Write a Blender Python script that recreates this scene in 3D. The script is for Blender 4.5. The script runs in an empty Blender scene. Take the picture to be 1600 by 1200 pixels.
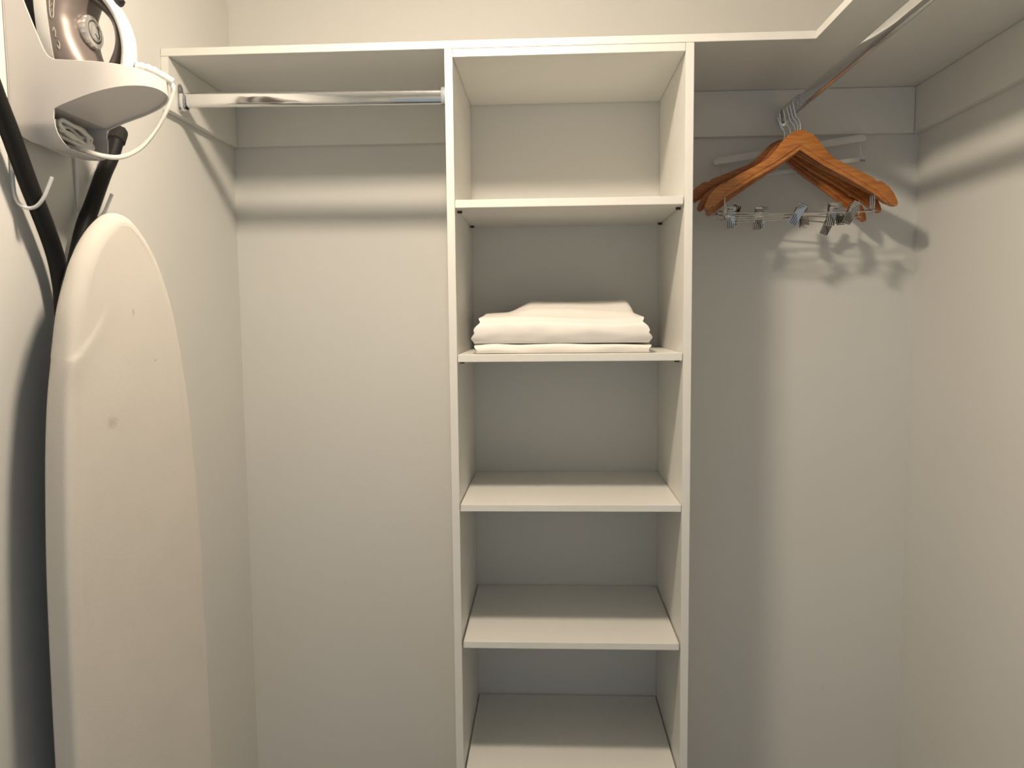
import bpy, bmesh, math, random
from mathutils import Vector, Matrix, noise

random.seed(7)
scene = bpy.context.scene
C = scene.collection

# ------------------------------------------------------------------ camera
CAM = Vector((0.0012, -1.5543, 1.4983))
YAW, PITCH, ROLL, FPX = 0.0483, -0.0857, 0.0101, 1204.3
cam_data = bpy.data.cameras.new('camera')
cam_data.sensor_fit = 'HORIZONTAL'
cam_data.sensor_width = 36.0
cam_data.lens = 36.0 * FPX / 1600.0
cam_data.clip_start = 0.02
cam = bpy.data.objects.new('camera', cam_data)
C.objects.link(cam)
Rcam = Matrix.Rotation(YAW, 3, 'Z') @ Matrix.Rotation(PITCH, 3, 'X') @ Matrix.Rotation(ROLL, 3, 'Y')
right, fwd, up = Rcam @ Vector((1, 0, 0)), Rcam @ Vector((0, 1, 0)), Rcam @ Vector((0, 0, 1))
M = Matrix((right, up, -fwd)).transposed().to_4x4()
M.translation = CAM
cam.matrix_world = M
scene.camera = cam

# ------------------------------------------------------------------ world, lamp, exposure
world = bpy.data.worlds.new('world')
scene.world = world
world.use_nodes = True
bg = world.node_tree.nodes['Background']
bg.inputs[0].default_value = (0.80, 0.91, 1.0, 1)
bg.inputs[1].default_value = 0.40
LAMP_POS = Vector((-0.166, -0.584, 2.345))
LAMP_COLOR = (1.0, 0.84, 0.66)
LAMP_STRENGTH = 312.0
vs = scene.view_settings
vs.view_transform = 'Standard'
vs.look = 'None'
vs.gamma = 1.0
vs.use_curve_mapping = False
vs.exposure = 0.0

# ------------------------------------------------------------------ materials
def mat(name, color, rough=0.5, metal=0.0, bump=0.0, bscale=200.0, var=0.0, vscale=6.0, coat=0.0, spec=0.5):
    m = bpy.data.materials.new(name)
    m.use_nodes = True
    nt = m.node_tree
    b = nt.nodes['Principled BSDF']
    b.inputs['Base Color'].default_value = (*color, 1)
    b.inputs['Roughness'].default_value = rough
    b.inputs['Metallic'].default_value = metal
    b.inputs['Specular IOR Level'].default_value = spec
    b.inputs['Coat Weight'].default_value = coat
    tc = nt.nodes.new('ShaderNodeTexCoord')
    if bump > 0:
        n = nt.nodes.new('ShaderNodeTexNoise')
        n.inputs['Scale'].default_value = bscale
        n.inputs['Detail'].default_value = 3
        bp = nt.nodes.new('ShaderNodeBump')
        bp.inputs['Strength'].default_value = bump
        bp.inputs['Distance'].default_value = 0.001
        nt.links.new(tc.outputs['Object'], n.inputs['Vector'])
        nt.links.new(n.outputs['Fac'], bp.inputs['Height'])
        nt.links.new(bp.outputs['Normal'], b.inputs['Normal'])
    if var > 0:
        n2 = nt.nodes.new('ShaderNodeTexNoise')
        n2.inputs['Scale'].default_value = vscale
        n2.inputs['Detail'].default_value = 4
        r = nt.nodes.new('ShaderNodeValToRGB')
        r.color_ramp.elements[0].position = 0.3
        r.color_ramp.elements[1].position = 0.7
        r.color_ramp.elements[0].color = (*[c * (1 - var) for c in color], 1)
        r.color_ramp.elements[1].color = (*[min(1, c * (1 + var)) for c in color], 1)
        nt.links.new(tc.outputs['Object'], n2.inputs['Vector'])
        nt.links.new(n2.outputs['Fac'], r.inputs['Fac'])
        nt.links.new(r.outputs['Color'], b.inputs['Base Color'])
    return m

def wood_mat(name, dark, light):
    m = mat(name, light, 0.34, coat=0.25)
    nt = m.node_tree
    b = nt.nodes['Principled BSDF']
    tc = nt.nodes.new('ShaderNodeTexCoord')
    mp = nt.nodes.new('ShaderNodeMapping')
    mp.inputs['Scale'].default_value = (9, 90, 90)
    n = nt.nodes.new('ShaderNodeTexNoise')
    n.inputs['Scale'].default_value = 1.6
    n.inputs['Detail'].default_value = 6
    n.inputs['Distortion'].default_value = 0.8
    r = nt.nodes.new('ShaderNodeValToRGB')
    r.color_ramp.elements[0].position = 0.32
    r.color_ramp.elements[1].position = 0.68
    r.color_ramp.elements[0].color = (*dark, 1)
    r.color_ramp.elements[1].color = (*light, 1)
    nt.links.new(tc.outputs['Object'], mp.inputs['Vector'])
    nt.links.new(mp.outputs['Vector'], n.inputs['Vector'])
    nt.links.new(n.outputs['Fac'], r.inputs['Fac'])
    nt.links.new(r.outputs['Color'], b.inputs['Base Color'])
    return m

M_WALL = mat('wall_paint', (0.74, 0.735, 0.70), 0.75, bump=0.12, bscale=260, var=0.012, vscale=3, spec=0.25)
M_CEIL = mat('ceiling_paint', (0.80, 0.79, 0.76), 0.85, bump=0.1, bscale=200)
M_FLOOR = mat('floor_carpet', (0.26, 0.235, 0.205), 0.95, bump=0.6, bscale=400, var=0.15, vscale=90)
M_MEL = mat('white_melamine', (0.80, 0.79, 0.745), 0.42, bump=0.05, bscale=600, var=0.01, vscale=30, spec=0.35)
M_CHROME = mat('chrome', (0.80, 0.81, 0.82), 0.09, 1.0)
M_STEEL = mat('hook_steel', (0.72, 0.72, 0.72), 0.18, 1.0)
M_CLIP = mat('clip_chrome', (0.56, 0.55, 0.53), 0.14, 1.0)
M_CLIPDK = mat('clip_dark_metal', (0.03, 0.028, 0.026), 0.4, 0.3)
M_DARKMETAL = mat('dark_pin', (0.03, 0.025, 0.02), 0.5)
M_GREYPL = mat('grey_plastic', (0.33, 0.36, 0.40), 0.45)
M_WOOD = wood_mat('hanger_wood', (0.36, 0.115, 0.022), (0.60, 0.24, 0.055))
M_WOOD_B = wood_mat('hanger_wood_deep', (0.30, 0.085, 0.016), (0.50, 0.175, 0.04))
M_WHITEPL = mat('white_plastic', (0.78, 0.78, 0.77), 0.38)
M_CADDY = mat('caddy_plastic', (0.70, 0.665, 0.64), 0.40, spec=0.4)
M_WIREWHITE = mat('white_coated_wire', (0.80, 0.80, 0.80), 0.3)
M_BLACKTUBE = mat('black_tube_paint', (0.009, 0.009, 0.009), 0.55, spec=0.25)
M_RUBBER = mat('black_rubber', (0.012, 0.012, 0.011), 0.8, bump=0.4, bscale=300)
M_IRONWHITE = mat('iron_white', (0.80, 0.79, 0.75), 0.3)
M_IRONBODY = mat('iron_taupe', (0.215, 0.18, 0.165), 0.42, 0.35)
M_IRONGRIP = mat('iron_grip', (0.085, 0.07, 0.065), 0.42)
M_IRONSOLE = mat('iron_sole', (0.012, 0.012, 0.013), 0.4)
M_DIAL = mat('dial_silver', (0.72, 0.70, 0.68), 0.28, 0.7)
M_PRINT = mat('print_pale', (0.52, 0.47, 0.43), 0.5)
M_PRINTDK = mat('print_dark', (0.05, 0.045, 0.04), 0.5)
M_CORD = mat('cord_white', (0.76, 0.74, 0.69), 0.45)
M_LINEN = mat('white_linen', (0.84, 0.81, 0.765), 0.85, bump=0.25, bscale=900, spec=0.15)

# ironing board cover: cream cotton with a few small stains
M_COVER = mat('board_cover', (0.685, 0.645, 0.585), 0.92, bump=0.35, bscale=700, var=0.02, vscale=12, spec=0.12)
def add_stains(m, base, spots):
    nt = m.node_tree
    b = nt.nodes['Principled BSDF']
    src = b.inputs['Base Color'].links[0].from_socket
    geo = nt.nodes.new('ShaderNodeTexCoord')
    for (p, sc, col, amt) in spots:
        mp = nt.nodes.new('ShaderNodeVectorMath'); mp.operation = 'SUBTRACT'
        mp.inputs[1].default_value = p
        nt.links.new(geo.outputs['Object'], mp.inputs[0])
        mu = nt.nodes.new('ShaderNodeVectorMath'); mu.operation = 'DIVIDE'
        mu.inputs[1].default_value = sc
        nt.links.new(mp.outputs[0], mu.inputs[0])
        ln = nt.nodes.new('ShaderNodeVectorMath'); ln.operation = 'LENGTH'
        nt.links.new(mu.outputs[0], ln.inputs[0])
        nz = nt.nodes.new('ShaderNodeTexNoise'); nz.inputs['Scale'].default_value = 220
        nt.links.new(geo.outputs['Object'], nz.inputs['Vector'])
        ad = nt.nodes.new('ShaderNodeMath'); ad.operation = 'ADD'
        nt.links.new(ln.outputs['Value'], ad.inputs[0]); nt.links.new(nz.outputs['Fac'], ad.inputs[1])
        mr = nt.nodes.new('ShaderNodeMapRange')
        mr.inputs['From Min'].default_value = 0.7; mr.inputs['From Max'].default_value = 1.4
        mr.inputs['To Min'].default_value = amt; mr.inputs['To Max'].default_value = 0.0
        nt.links.new(ad.outputs[0], mr.inputs['Value'])
        mx = nt.nodes.new('ShaderNodeMix'); mx.data_type = 'RGBA'
        nt.links.new(mr.outputs[0], mx.inputs['Factor'])
        nt.links.new(src, mx.inputs['A'])
        mx.inputs['B'].default_value = (*col, 1)
        src = mx.outputs['Result']
    nt.links.new(src, b.inputs['Base Color'])

def emission_mat(name, color, strength):
    m = bpy.data.materials.new(name)
    m.use_nodes = True
    b = m.node_tree.nodes['Principled BSDF']
    b.inputs['Base Color'].default_value = (0.9, 0.9, 0.88, 1)
    b.inputs['Emission Color'].default_value = (*color, 1)
    b.inputs['Emission Strength'].default_value = strength
    return m

# ------------------------------------------------------------------ helpers
def tag(o, label=None, cat=None, group=None, kind=None):
    if label: o['label'] = label
    if cat: o['category'] = cat
    if group: o['group'] = group
    if kind: o['kind'] = kind
    return o

def thing(name, loc, label, cat, group=None, kind=None):
    o = bpy.data.objects.new(name, None)
    o.empty_display_size = 0.05
    C.objects.link(o)
    o.location = loc
    return tag(o, label, cat, group, kind)

def world_origin(o):
    p = Vector((0, 0, 0))
    while o is not None:
        p += o.location
        o = o.parent
    return p

def link_mesh(name, verts, faces, material, parent=None, origin=None, smooth=False, local=False):
    """verts in world space unless local; origin = object location in world"""
    me = bpy.data.meshes.new(name)
    off = Vector((0, 0, 0)) if (local or origin is None) else Vector(origin)
    pw = world_origin(parent) if (parent is not None and not local) else Vector((0, 0, 0))
    if origin is None and not local:
        off = pw
    me.from_pydata([tuple(Vector(v) - off) for v in verts], [], faces)
    me.materials.append(material)
    bm = bmesh.new(); bm.from_mesh(me)
    bmesh.ops.recalc_face_normals(bm, faces=bm.faces)
    bm.to_mesh(me); bm.free()
    if smooth:
        me.polygons.foreach_set('use_smooth', [True] * len(me.polygons))
        try:
            me.set_sharp_from_angle(angle=math.radians(40))
        except Exception:
            pass
    me.update()
    o = bpy.data.objects.new(name, me)
    C.objects.link(o)
    if parent is not None:
        o.parent = parent
    if not local:
        o.location = off - pw
    return o

def box_geo(x0, x1, y0, y1, z0, z1, bev=0.0):
    bm = bmesh.new()
    vs_ = [bm.verts.new((x, y, z)) for z in (z0, z1) for y in (y0, y1) for x in (x0, x1)]
    for f in ((0, 2, 3, 1), (4, 5, 7, 6), (0, 1, 5, 4), (2, 6, 7, 3), (0, 4, 6, 2), (1, 3, 7, 5)):
        bm.faces.new([vs_[i] for i in f])
    if bev > 0:
        bmesh.ops.bevel(bm, geom=list(bm.edges), offset=bev, segments=2, affect='EDGES', profile=0.5)
    bm.verts.ensure_lookup_table(); bm.verts.index_update()
    v = [tuple(p.co) for p in bm.verts]
    f = [[q.index for q in fc.verts] for fc in bm.faces]
    bm.free()
    return v, f

def box(name, x0, x1, y0, y1, z0, z1, material, parent=None, bev=0.0, local=False):
    v, f = box_geo(x0, x1, y0, y1, z0, z1, bev)
    org = None
    if parent is None:
        org = ((x0 + x1) / 2, (y0 + y1) / 2, z0)
    return link_mesh(name, v, f, material, parent, org, local=local)

def catmull(pts, n=8):
    pts = [Vector(p) for p in pts]
    out = []
    P = [pts[0] * 2 - pts[1]] + pts + [pts[-1] * 2 - pts[-2]]
    for i in range(1, len(P) - 2):
        p0, p1, p2, p3 = P[i - 1], P[i], P[i + 1], P[i + 2]
        for k in range(n):
            t = k / n
            out.append(0.5 * ((2 * p1) + (p2 - p0) * t + (2 * p0 - 5 * p1 + 4 * p2 - p3) * t * t + (3 * p1 - p0 - 3 * p2 + p3) * t ** 3))
    out.append(pts[-1])
    return out

def tube_geo(path, r, seg=10, closed=False, r2=None, axis=None):
    """sweep; r may be a list; r2 with axis gives an elliptical section (r2 along axis)"""
    path = [Vector(p) for p in path]
    n = len(path)
    verts, faces = [], []
    prev = None
    for i, p in enumerate(path):
        if closed:
            t = path[(i + 1) % n] - path[i - 1]
        else:
            t = path[min(i + 1, n - 1)] - path[max(i - 1, 0)]
        t.normalize()
        if axis is not None:
            a = Vector(axis); u = a - t * a.dot(t); u.normalize()
        elif prev is None:
            a = Vector((0, 0, 1)) if abs(t.z) < 0.9 else Vector((1, 0, 0))
            u = a - t * a.dot(t); u.normalize()
        else:
            u = prev - t * prev.dot(t); u.normalize()
        prev = u
        w = t.cross(u)
        rr = r[i] if isinstance(r, (list, tuple)) else r
        ru = r2 if r2 is not None else rr
        for k in range(seg):
            a = 2 * math.pi * k / seg
            verts.append(p + u * (ru * math.cos(a)) + w * (rr * math.sin(a)))
    rings = n if closed else n - 1
    for i in range(rings):
        for k in range(seg):
            a, b = i * seg + k, i * seg + (k + 1) % seg
            c, d = ((i + 1) % n) * seg + (k + 1) % seg, ((i + 1) % n) * seg + k
            faces.append([a, b, c, d])
    if not closed:
        faces.append(list(range(seg))[::-1])
        faces.append([(n - 1) * seg + k for k in range(seg)])
    return verts, faces

def tube(name, path, r, material, parent=None, seg=10, closed=False, r2=None, axis=None, local=False):
    v, f = tube_geo(path, r, seg, closed, r2, axis)
    return link_mesh(name, v, f, material, parent, None if parent is not None else path[0], smooth=True, local=local)

def merge(*geos):
    V, F = [], []
    for v, f in geos:
        o = len(V)
        V += [Vector(p) for p in v]
        F += [[i + o for i in fc] for fc in f]
    return V, F

def prism_geo(outline, d0, d1, fn, bev=0.0):
    """outline list of 2D points, extruded d0..d1, fn(p, q, d) -> xyz"""
    bm = bmesh.new()
    a = [bm.verts.new(fn(p[0], p[1], d0)) for p in outline]
    b = [bm.verts.new(fn(p[0], p[1], d1)) for p in outline]
    n = len(outline)
    bm.faces.new(a[::-1]); bm.faces.new(b)
    for i in range(n):
        bm.faces.new([a[i], a[(i + 1) % n], b[(i + 1) % n], b[i]])
    bmesh.ops.recalc_face_normals(bm, faces=bm.faces)
    if bev > 0:
        es = [e for e in bm.edges if not (abs(e.calc_face_angle(0)) < 0.6)]
        bmesh.ops.bevel(bm, geom=es, offset=bev, segments=2, affect='EDGES', profile=0.5, clamp_overlap=True)
    bm.verts.ensure_lookup_table(); bm.verts.index_update()
    v = [tuple(p.co) for p in bm.verts]
    f = [[q.index for q in fc.verts] for fc in bm.faces]
    bm.free()
    return v, f

def lathe_geo(profile, centre, axis, seg=20):
    """profile list of (r, h) along axis"""
    axis = Vector(axis).normalized()
    a = Vector((0, 0, 1)) if abs(axis.z) < 0.9 else Vector((1, 0, 0))
    u = (a - axis * a.dot(axis)).normalized(); w = axis.cross(u)
    V, F = [], []
    for r, h in profile:
        for k in range(seg):
            t = 2 * math.pi * k / seg
            V.append(Vector(centre) + axis * h + u * (r * math.cos(t)) + w * (r * math.sin(t)))
    for i in range(len(profile) - 1):
        for k in range(seg):
            F.append([i * seg + k, i * seg + (k + 1) % seg, (i + 1) * seg + (k + 1) % seg, (i + 1) * seg + k])
    F.append(list(range(seg))[::-1]); F.append([(len(profile) - 1) * seg + k for k in range(seg)])
    return V, F

# ------------------------------------------------------------------ dimensions (metres)
XL, XR, YB, YF = -0.7706, 0.8743, 0.350, -1.75
ZC = 2.375
TLo, TLi, TRi, TRo = -0.2005, -0.1847, 0.2692, 0.2853
Z_TOP0, Z_TOP1 = 2.0395, 2.0255          # long shelf, top / underside
Z_PAN = 2.0092                            # tower top panel underside
AX = 0.516                                # edge of the right hand arm of the long shelf
Z_CL = 1.9206                             # cleat bottom
CT = 0.016

# ------------------------------------------------------------------ setting
T = 0.08
def struct(o): o['kind'] = 'structure'; return o
struct(box('floor', XL - T, XR + T, YF - T, YB + T, -0.05, 0.0, M_FLOOR))
struct(box('ceiling', XL - T, XR + T, YF - T, YB + T, ZC, ZC + 0.05, M_CEIL))
struct(box('wall_back', XL - T, XR + T, YB, YB + T, 0, ZC, M_WALL))
struct(box('wall_left', XL - T, XL, YF - T, YB, 0, ZC, M_WALL))
struct(box('wall_right', XR, XR + T, YF - T, YB, 0, ZC, M_WALL))
# wall behind the camera with the doorway the picture is taken from
DX0, DX1, DZ = -0.68, 0.78, 2.15
v1 = box_geo(XL, DX0, YF - T, YF, 0, ZC); v2 = box_geo(DX1, XR, YF - T, YF, 0, ZC); v3 = box_geo(DX0, DX1, YF - T, YF, DZ, ZC)
V, F = merge(v1, v2, v3)
struct(link_mesh('wall_front', V, F, M_WALL, None, (0, YF, 0)))
d = thing('door_1', (0, YF, 0), None, None); struct(d)
box('door_jamb', DX0 - 0.06, DX0, YF, YF + 0.015, 0, DZ + 0.06, M_MEL, d, 0.001)
box('door_jamb', DX1, DX1 + 0.06, YF, YF + 0.015, 0, DZ + 0.06, M_MEL, d, 0.001)
box('door_head', DX0, DX1, YF, YF + 0.015, DZ, DZ + 0.06, M_MEL, d, 0.001)
struct(box('baseboard_left', XL, XL + 0.012, YF + 0.02, YB, 0, 0.09, M_MEL, None, 0.001))
struct(box('baseboard_right', XR - 0.012, XR, YF + 0.02, YB, 0, 0.09, M_MEL, None, 0.001))

wb = bpy.data.objects['wall_back']
M_WALLB = M_WALL.copy(); M_WALLB.name = 'wall_paint_marked'
def wall_spot(x, z): return (x - wb.location.x, YB - wb.location.y, z)
add_stains(M_WALLB, None, [(wall_spot(0.6845, 0.561), (0.003, 0.05, 0.013), (0.45, 0.43, 0.39), 0.35),
                           (wall_spot(-0.5235, 0.826), (0.005, 0.05, 0.005), (0.45, 0.43, 0.39), 0.3)])
wb.data.materials[0] = M_WALLB

# ceiling lamp above the frame: the room's light
lamp = thing('ceiling_lamp', (LAMP_POS.x, LAMP_POS.y, ZC), 'round flush ceiling lamp above the closet opening', 'lamp')
V, F = lathe_geo([(0.085, 0.0), (0.085, -0.018), (0.072, -0.022)], (LAMP_POS.x, LAMP_POS.y, ZC), (0, 0, 1), 24)
link_mesh('lamp_base', V, F, M_WHITEPL, lamp, smooth=True)
prof = []
for k in range(6):
    a = k / 6 * math.pi / 2
    prof.append((0.068 * math.cos(a) + 0.001, -0.0222 - 0.034 * math.sin(a)))
prof.append((0.004, -0.0565))
V, F = lathe_geo(prof, (LAMP_POS.x, LAMP_POS.y, ZC), (0, 0, 1), 12)
link_mesh('lamp_dome', V, F, emission_mat('lamp_glow', LAMP_COLOR, LAMP_STRENGTH), lamp, smooth=True)

# ------------------------------------------------------------------ long L shaped shelf with its cleats
sh = thing('wall_shelf', (0, YB, Z_TOP1), 'long white L-shaped shelf running above the rods and shelf tower', 'shelf')
box('shelf_board', XL + 0.0008, XR - 0.0008, 0.0, YB - 0.0008, Z_TOP1, Z_TOP0 + 0.001, M_MEL, sh, 0.0006)
box('shelf_board', AX, XR - 0.0008, -1.45, -0.0004, Z_TOP1, Z_TOP0 + 0.001, M_MEL, sh, 0.0006)
g = 0.0006
box('cleat', XL + g, XL + CT, 0.0, YB - CT - 0.0015, Z_CL, Z_TOP1 - g, M_MEL, sh, 0.0005)
box('cleat', XL + g, TLo - g, YB - CT, YB - g, Z_CL, Z_TOP1 - g, M_MEL, sh, 0.0005)
box('cleat', TRo + g, XR - CT - 0.0012, YB - CT, YB - g, Z_CL, Z_TOP1 - g, M_MEL, sh, 0.0005)
box('cleat', XR - CT, XR - g, -1.45, YB - g, Z_CL, Z_TOP1 - g, M_MEL, sh, 0.0005)

# ------------------------------------------------------------------ shelf tower
tw = thing('shelf_tower', ((TLo + TRo) / 2, 0.17, 0), 'tall narrow white shelf tower in the middle of the back wall', 'shelving')
box('side_panel', TLo, TLi, 0.0, YB - 0.0028, 0.0, Z_TOP1 - 0.0006, M_MEL, tw, 0.0005)
box('side_panel', TRi, TRo, 0.0, YB - 0.0028, 0.0, Z_TOP1 - 0.0006, M_MEL, tw, 0.0005)
box('top_panel', TLi + 0.0007, TRi - 0.0007, 0.0, YB - 0.0018, Z_PAN, Z_TOP1 - 0.0008, M_MEL, tw, 0.0005)
SHELVES = [(1.7335, 1.7180, 0.0006, 0.0022), (1.4246, 1.4096, 0.0010, 0.0014), (1.1149, 1.1010, 0.0016, 0.0010),
           (0.8233, 0.8095, 0.0036, 0.0030), (0.5357, 0.5205, 0.0036, 0.0032), (0.25, 0.234, 0.002, 0.002)]
for i, (zt, zb, gl, gr) in enumerate(SHELVES):
    box('shelf', TLi + gl, TRi - gr, 0.0015, YB - 0.0040, zb, zt, M_MEL, tw, 0.0006)
    for yy in (0.045, 0.30):
        for s in (0, 1):
            x0 = TLi + 0.0002 if s == 0 else TRi - 0.0098
            V, F = merge(lathe_geo([(0.0026, 0), (0.0026, 0.0096)], (x0, yy, zb - 0.0028), (1, 0, 0), 8))
            link_mesh('shelf_pin', V, F, M_DARKMETAL, tw, smooth=True)
box('kick_board', TLi + 0.0007, TRi - 0.0007, 0.03, 0.046, 0.0, 0.08, M_MEL, tw, 0.0005)

# ------------------------------------------------------------------ rods
def oval(path, name, parent, hh=0.0150, hw=0.0078, m=None, seg=20):
    # vertical flat-sided oval section
    path = [Vector(p) for p in path]
    t = (path[-1] - path[0]).normalized()
    side = t.cross(Vector((0, 0, 1))).normalized()
    ring = []
    for k in range(9):
        a = math.pi * k / 8
        ring.append((hw * math.cos(a), (hh - hw) + hw * math.sin(a)))
    for k in range(9):
        a = math.pi + math.pi * k / 8
        ring.append((hw * math.cos(a), -(hh - hw) + hw * math.sin(a)))
    n = len(ring)
    V = [p + side * a + Vector((0, 0, b)) for p in path for a, b in ring]
    F = [[i * n + k, i * n + (k + 1) % n, (i + 1) * n + (k + 1) % n, (i + 1) * n + k] for i in range(len(path) - 1) for k in range(n)]
    F += [list(range(n))[::-1], [(len(path) - 1) * n + k for k in range(n)]]
    return link_mesh(name, V, F, m or M_CHROME, parent, smooth=True)

RY, RZ = 0.042, 1.9490
rod = thing('clothes_rod', (-0.48, RY, RZ), 'short chrome oval rod left of the shelf tower with nothing on it', 'rod')
oval([(XL + CT + 0.004, RY, RZ + 0.0015), (TLo - 0.001, RY, RZ - 0.003)], 'rod_tube', rod)
# left flange: open cup on the cleat
fx = XL + CT + 0.0003
out = []
for k in range(13):
    a = math.pi * k / 12
    out.append((RY - 0.002 + 0.0125 * math.cos(a), RZ + 0.021 + 0.0125 * math.sin(a)))
for k in range(13):
    a = math.pi + math.pi * k / 12
    out.append((RY - 0.002 + 0.0125 * math.cos(a), RZ - 0.010 + 0.0135 * math.sin(a)))
V, F = prism_geo(out, fx, fx + 0.0035, lambda p, q_, d_: (d_, p, q_), 0.0008)
fl = link_mesh('flange', V, F, M_CHROME, rod, smooth=True)
cup = [(fx + 0.002, RY - 0.0105, RZ + 0.012), (fx + 0.002, RY - 0.0110, RZ - 0.006), (fx + 0.002, RY - 0.008, RZ - 0.0155), (fx + 0.002, RY, RZ - 0.019),
       (fx + 0.002, RY + 0.008, RZ - 0.0155), (fx + 0.002, RY + 0.0110, RZ - 0.006), (fx + 0.002, RY + 0.0105, RZ + 0.012)]
cp = catmull(cup, 5)
V, F = tube_geo([p + Vector((0.006, 0, 0)) for p in cp], 0.0016, 8, False, 0.0075, (1, 0, 0))
link_mesh('flange_cup', V, F, M_CHROME, fl, smooth=True)
V, F = lathe_geo([(0.0042, 0), (0.0042, 0.001), (0.0028, 0.0022), (0.0008, 0.0024)], (fx + 0.0035, RY - 0.002, RZ + 0.025), (1, 0, 0), 12)
link_mesh('screw', V, F, M_STEEL, fl, smooth=True)
out2 = [(RY + 0.0115 * math.cos(a), RZ - 0.003 + 0.0185 * math.sin(a)) for a in [2 * math.pi * k / 20 for k in range(20)]]
V, F = prism_geo(out2, TLo - 0.0125, TLo - 0.0005, lambda p, q_, d_: (d_, p, q_), 0.001)
link_mesh('flange', V, F, M_GREYPL, rod, smooth=True)

RX2, RZ2 = 0.5526, 1.9596
rod2 = thing('clothes_rod', (RX2, -0.5, RZ2), 'long chrome oval rod on the right carrying the hangers', 'rod')
oval([(RX2, YB - CT - 0.004, RZ2), (RX2 + 0.002, -1.42, RZ2)], 'rod_tube', rod2)
for yy, dy in ((YB - CT - 0.0004, -1),):
    out3 = [(RX2 + 0.0125 * math.cos(a), RZ2 + 0.021 * math.sin(a)) for a in [2 * math.pi * k / 24 for k in range(24)]]
    V, F = prism_geo(out3, yy, yy - 0.010, lambda p, q_, d_: (p, d_, q_), 0.001)
    link_mesh('flange', V, F, M_CHROME, rod2, smooth=True)
box('rod_bracket', RX2 - 0.012, RX2 + 0.012, -1.43, -1.415, RZ2 - 0.02, Z_TOP1 - 0.0005, M_CHROME, rod2, 0.001)

# ------------------------------------------------------------------ wooden hangers
HALF = [(0.0, -0.0745), (0.012, -0.0765), (0.028, -0.0860), (0.040, -0.0990), (0.052, -0.1150), (0.064, -0.1290), (0.078, -0.1400), (0.112, -0.1575),
        (0.150, -0.1775), (0.157, -0.1815), (0.1605, -0.1870), (0.1650, -0.1890), (0.1700, -0.1880), (0.1780, -0.1925),
        (0.190, -0.2030), (0.1985, -0.2145), (0.2050, -0.2280), (0.2075, -0.2360), (0.2060, -0.2420), (0.2000, -0.2440), (0.1900, -0.2395)]
LOWER = [(0.160, -0.2160), (0.108, -0.1830), (0.050, -0.1505), (0.0, -0.1170)]
outline = HALF + LOWER + [(-x, z) for x, z in LOWER[-2::-1]] + [(-x, z) for x, z in HALF[:0:-1]]
TH = 0.0062
def contour(x):                # shaped shoulders bow a little towards the front
    return -0.010 * (abs(x) / 0.2) ** 2
BODY_LOW = [(0.186, -0.2325), (0.160, -0.2065), (0.108, -0.1735), (0.050, -0.1410), (0.0, -0.1070)]
body_out = HALF[:-1] + BODY_LOW + [(-x, z) for x, z in BODY_LOW[-2::-1]] + [(-x, z) for x, z in HALF[-2:0:-1]]
bend = lambda p, q_, d_: (p, d_ + contour(p), q_)
lip_out = [(0.1885, -0.2340)] + BODY_LOW[1:] + [(-x, z) for x, z in BODY_LOW[-2:0:-1]] + [(-0.1885, -0.2340), (-0.190, -0.2395)] + [(-x, z) for x, z in LOWER[:-1]] + LOWER[::-1] + [(0.190, -0.2395)]
lip_out = [(x, z + (0.0006 if k_ < len(BODY_LOW) * 2 - 1 else 0.0)) for k_, (x, z) in enumerate(lip_out)]
V, F = merge(prism_geo(body_out, -TH, TH, bend, 0.0016), prism_geo(lip_out, -TH + 0.0024, TH - 0.0024, bend, 0.0008))
def hook_path(lean=0.0):
    pts = [(0, 0, -0.080), (0, 0, -0.062), (-0.0035, 0, -0.052), (-0.0105, 0, -0.042)]
    for k in range(10):
        a = math.radians(205 - 225 * k / 9)
        pts.append((0.0168 * math.cos(a), 0, -0.0148 + 0.0168 * math.sin(a)))
    return catmull(pts, 4)
HOOKG = tube_geo(hook_path(), 0.0017, 8)
tip = hook_path()[-1]
BARP = [(-0.163, -0.008, -0.208), (-0.163, -0.008, -0.236), (-0.161, -0.008, -0.246), (-0.154, -0.008, -0.251), (0, -0.008, -0.2535), (0.152, -0.008, -0.252),
        (0.158, -0.008, -0.248), (0.160, -0.008, -0.238), (0.160, -0.008, -0.208)]
BARG = tube_geo(catmull(BARP, 5), 0.0017, 8)
# second wire looped under the first at one end, as the clip bars have
BAR2P = [(-0.1605, -0.008, -0.240), (-0.158, -0.008, -0.257), (-0.150, -0.008, -0.2615), (-0.02, -0.008, -0.2600)]
BAR2G = tube_geo(catmull(BAR2P, 5), 0.0015, 8)

def clip_geo():
    gs = []
    for s in (-1, 1):
        o = [(-0.0085, 0.016), (0.0085, 0.016), (0.0085, -0.020), (-0.0085, -0.020)]
        gs.append(prism_geo([(-0.0085, -0.021), (0.0085, -0.021), (0.0085, 0.0), (0.0080, 0.017), (-0.0080, 0.017), (-0.0085, 0.0)], 0, 0.0016,
                            lambda p, q_, d_, s=s: (p, s * (0.0016 + d_ + max(0.0, q_) * 0.38), q_), 0.0004))
        for k in range(4):
            xx = -0.0057 + k * 0.0038
            gs.append(box_geo(xx - 0.0008, xx + 0.0008, s * 0.0030 if s > 0 else -0.0044, 0.0044 if s > 0 else -0.0030, -0.020, -0.002))
        for k in range(4):
            zz = 0.004 + k * 0.0034
            y0 = s * (0.0031 + zz * 0.38)
            gs.append(box_geo(-0.0072, 0.0072, min(y0, y0 + s * 0.0013), max(y0, y0 + s * 0.0013), zz - 0.0007, zz + 0.0007))
    gs.append(tube_geo([(-0.0092, 0, 0), (0.0092, 0, 0)], 0.0030, 8))
    return merge(*gs)
CLIPG = clip_geo()
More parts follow.
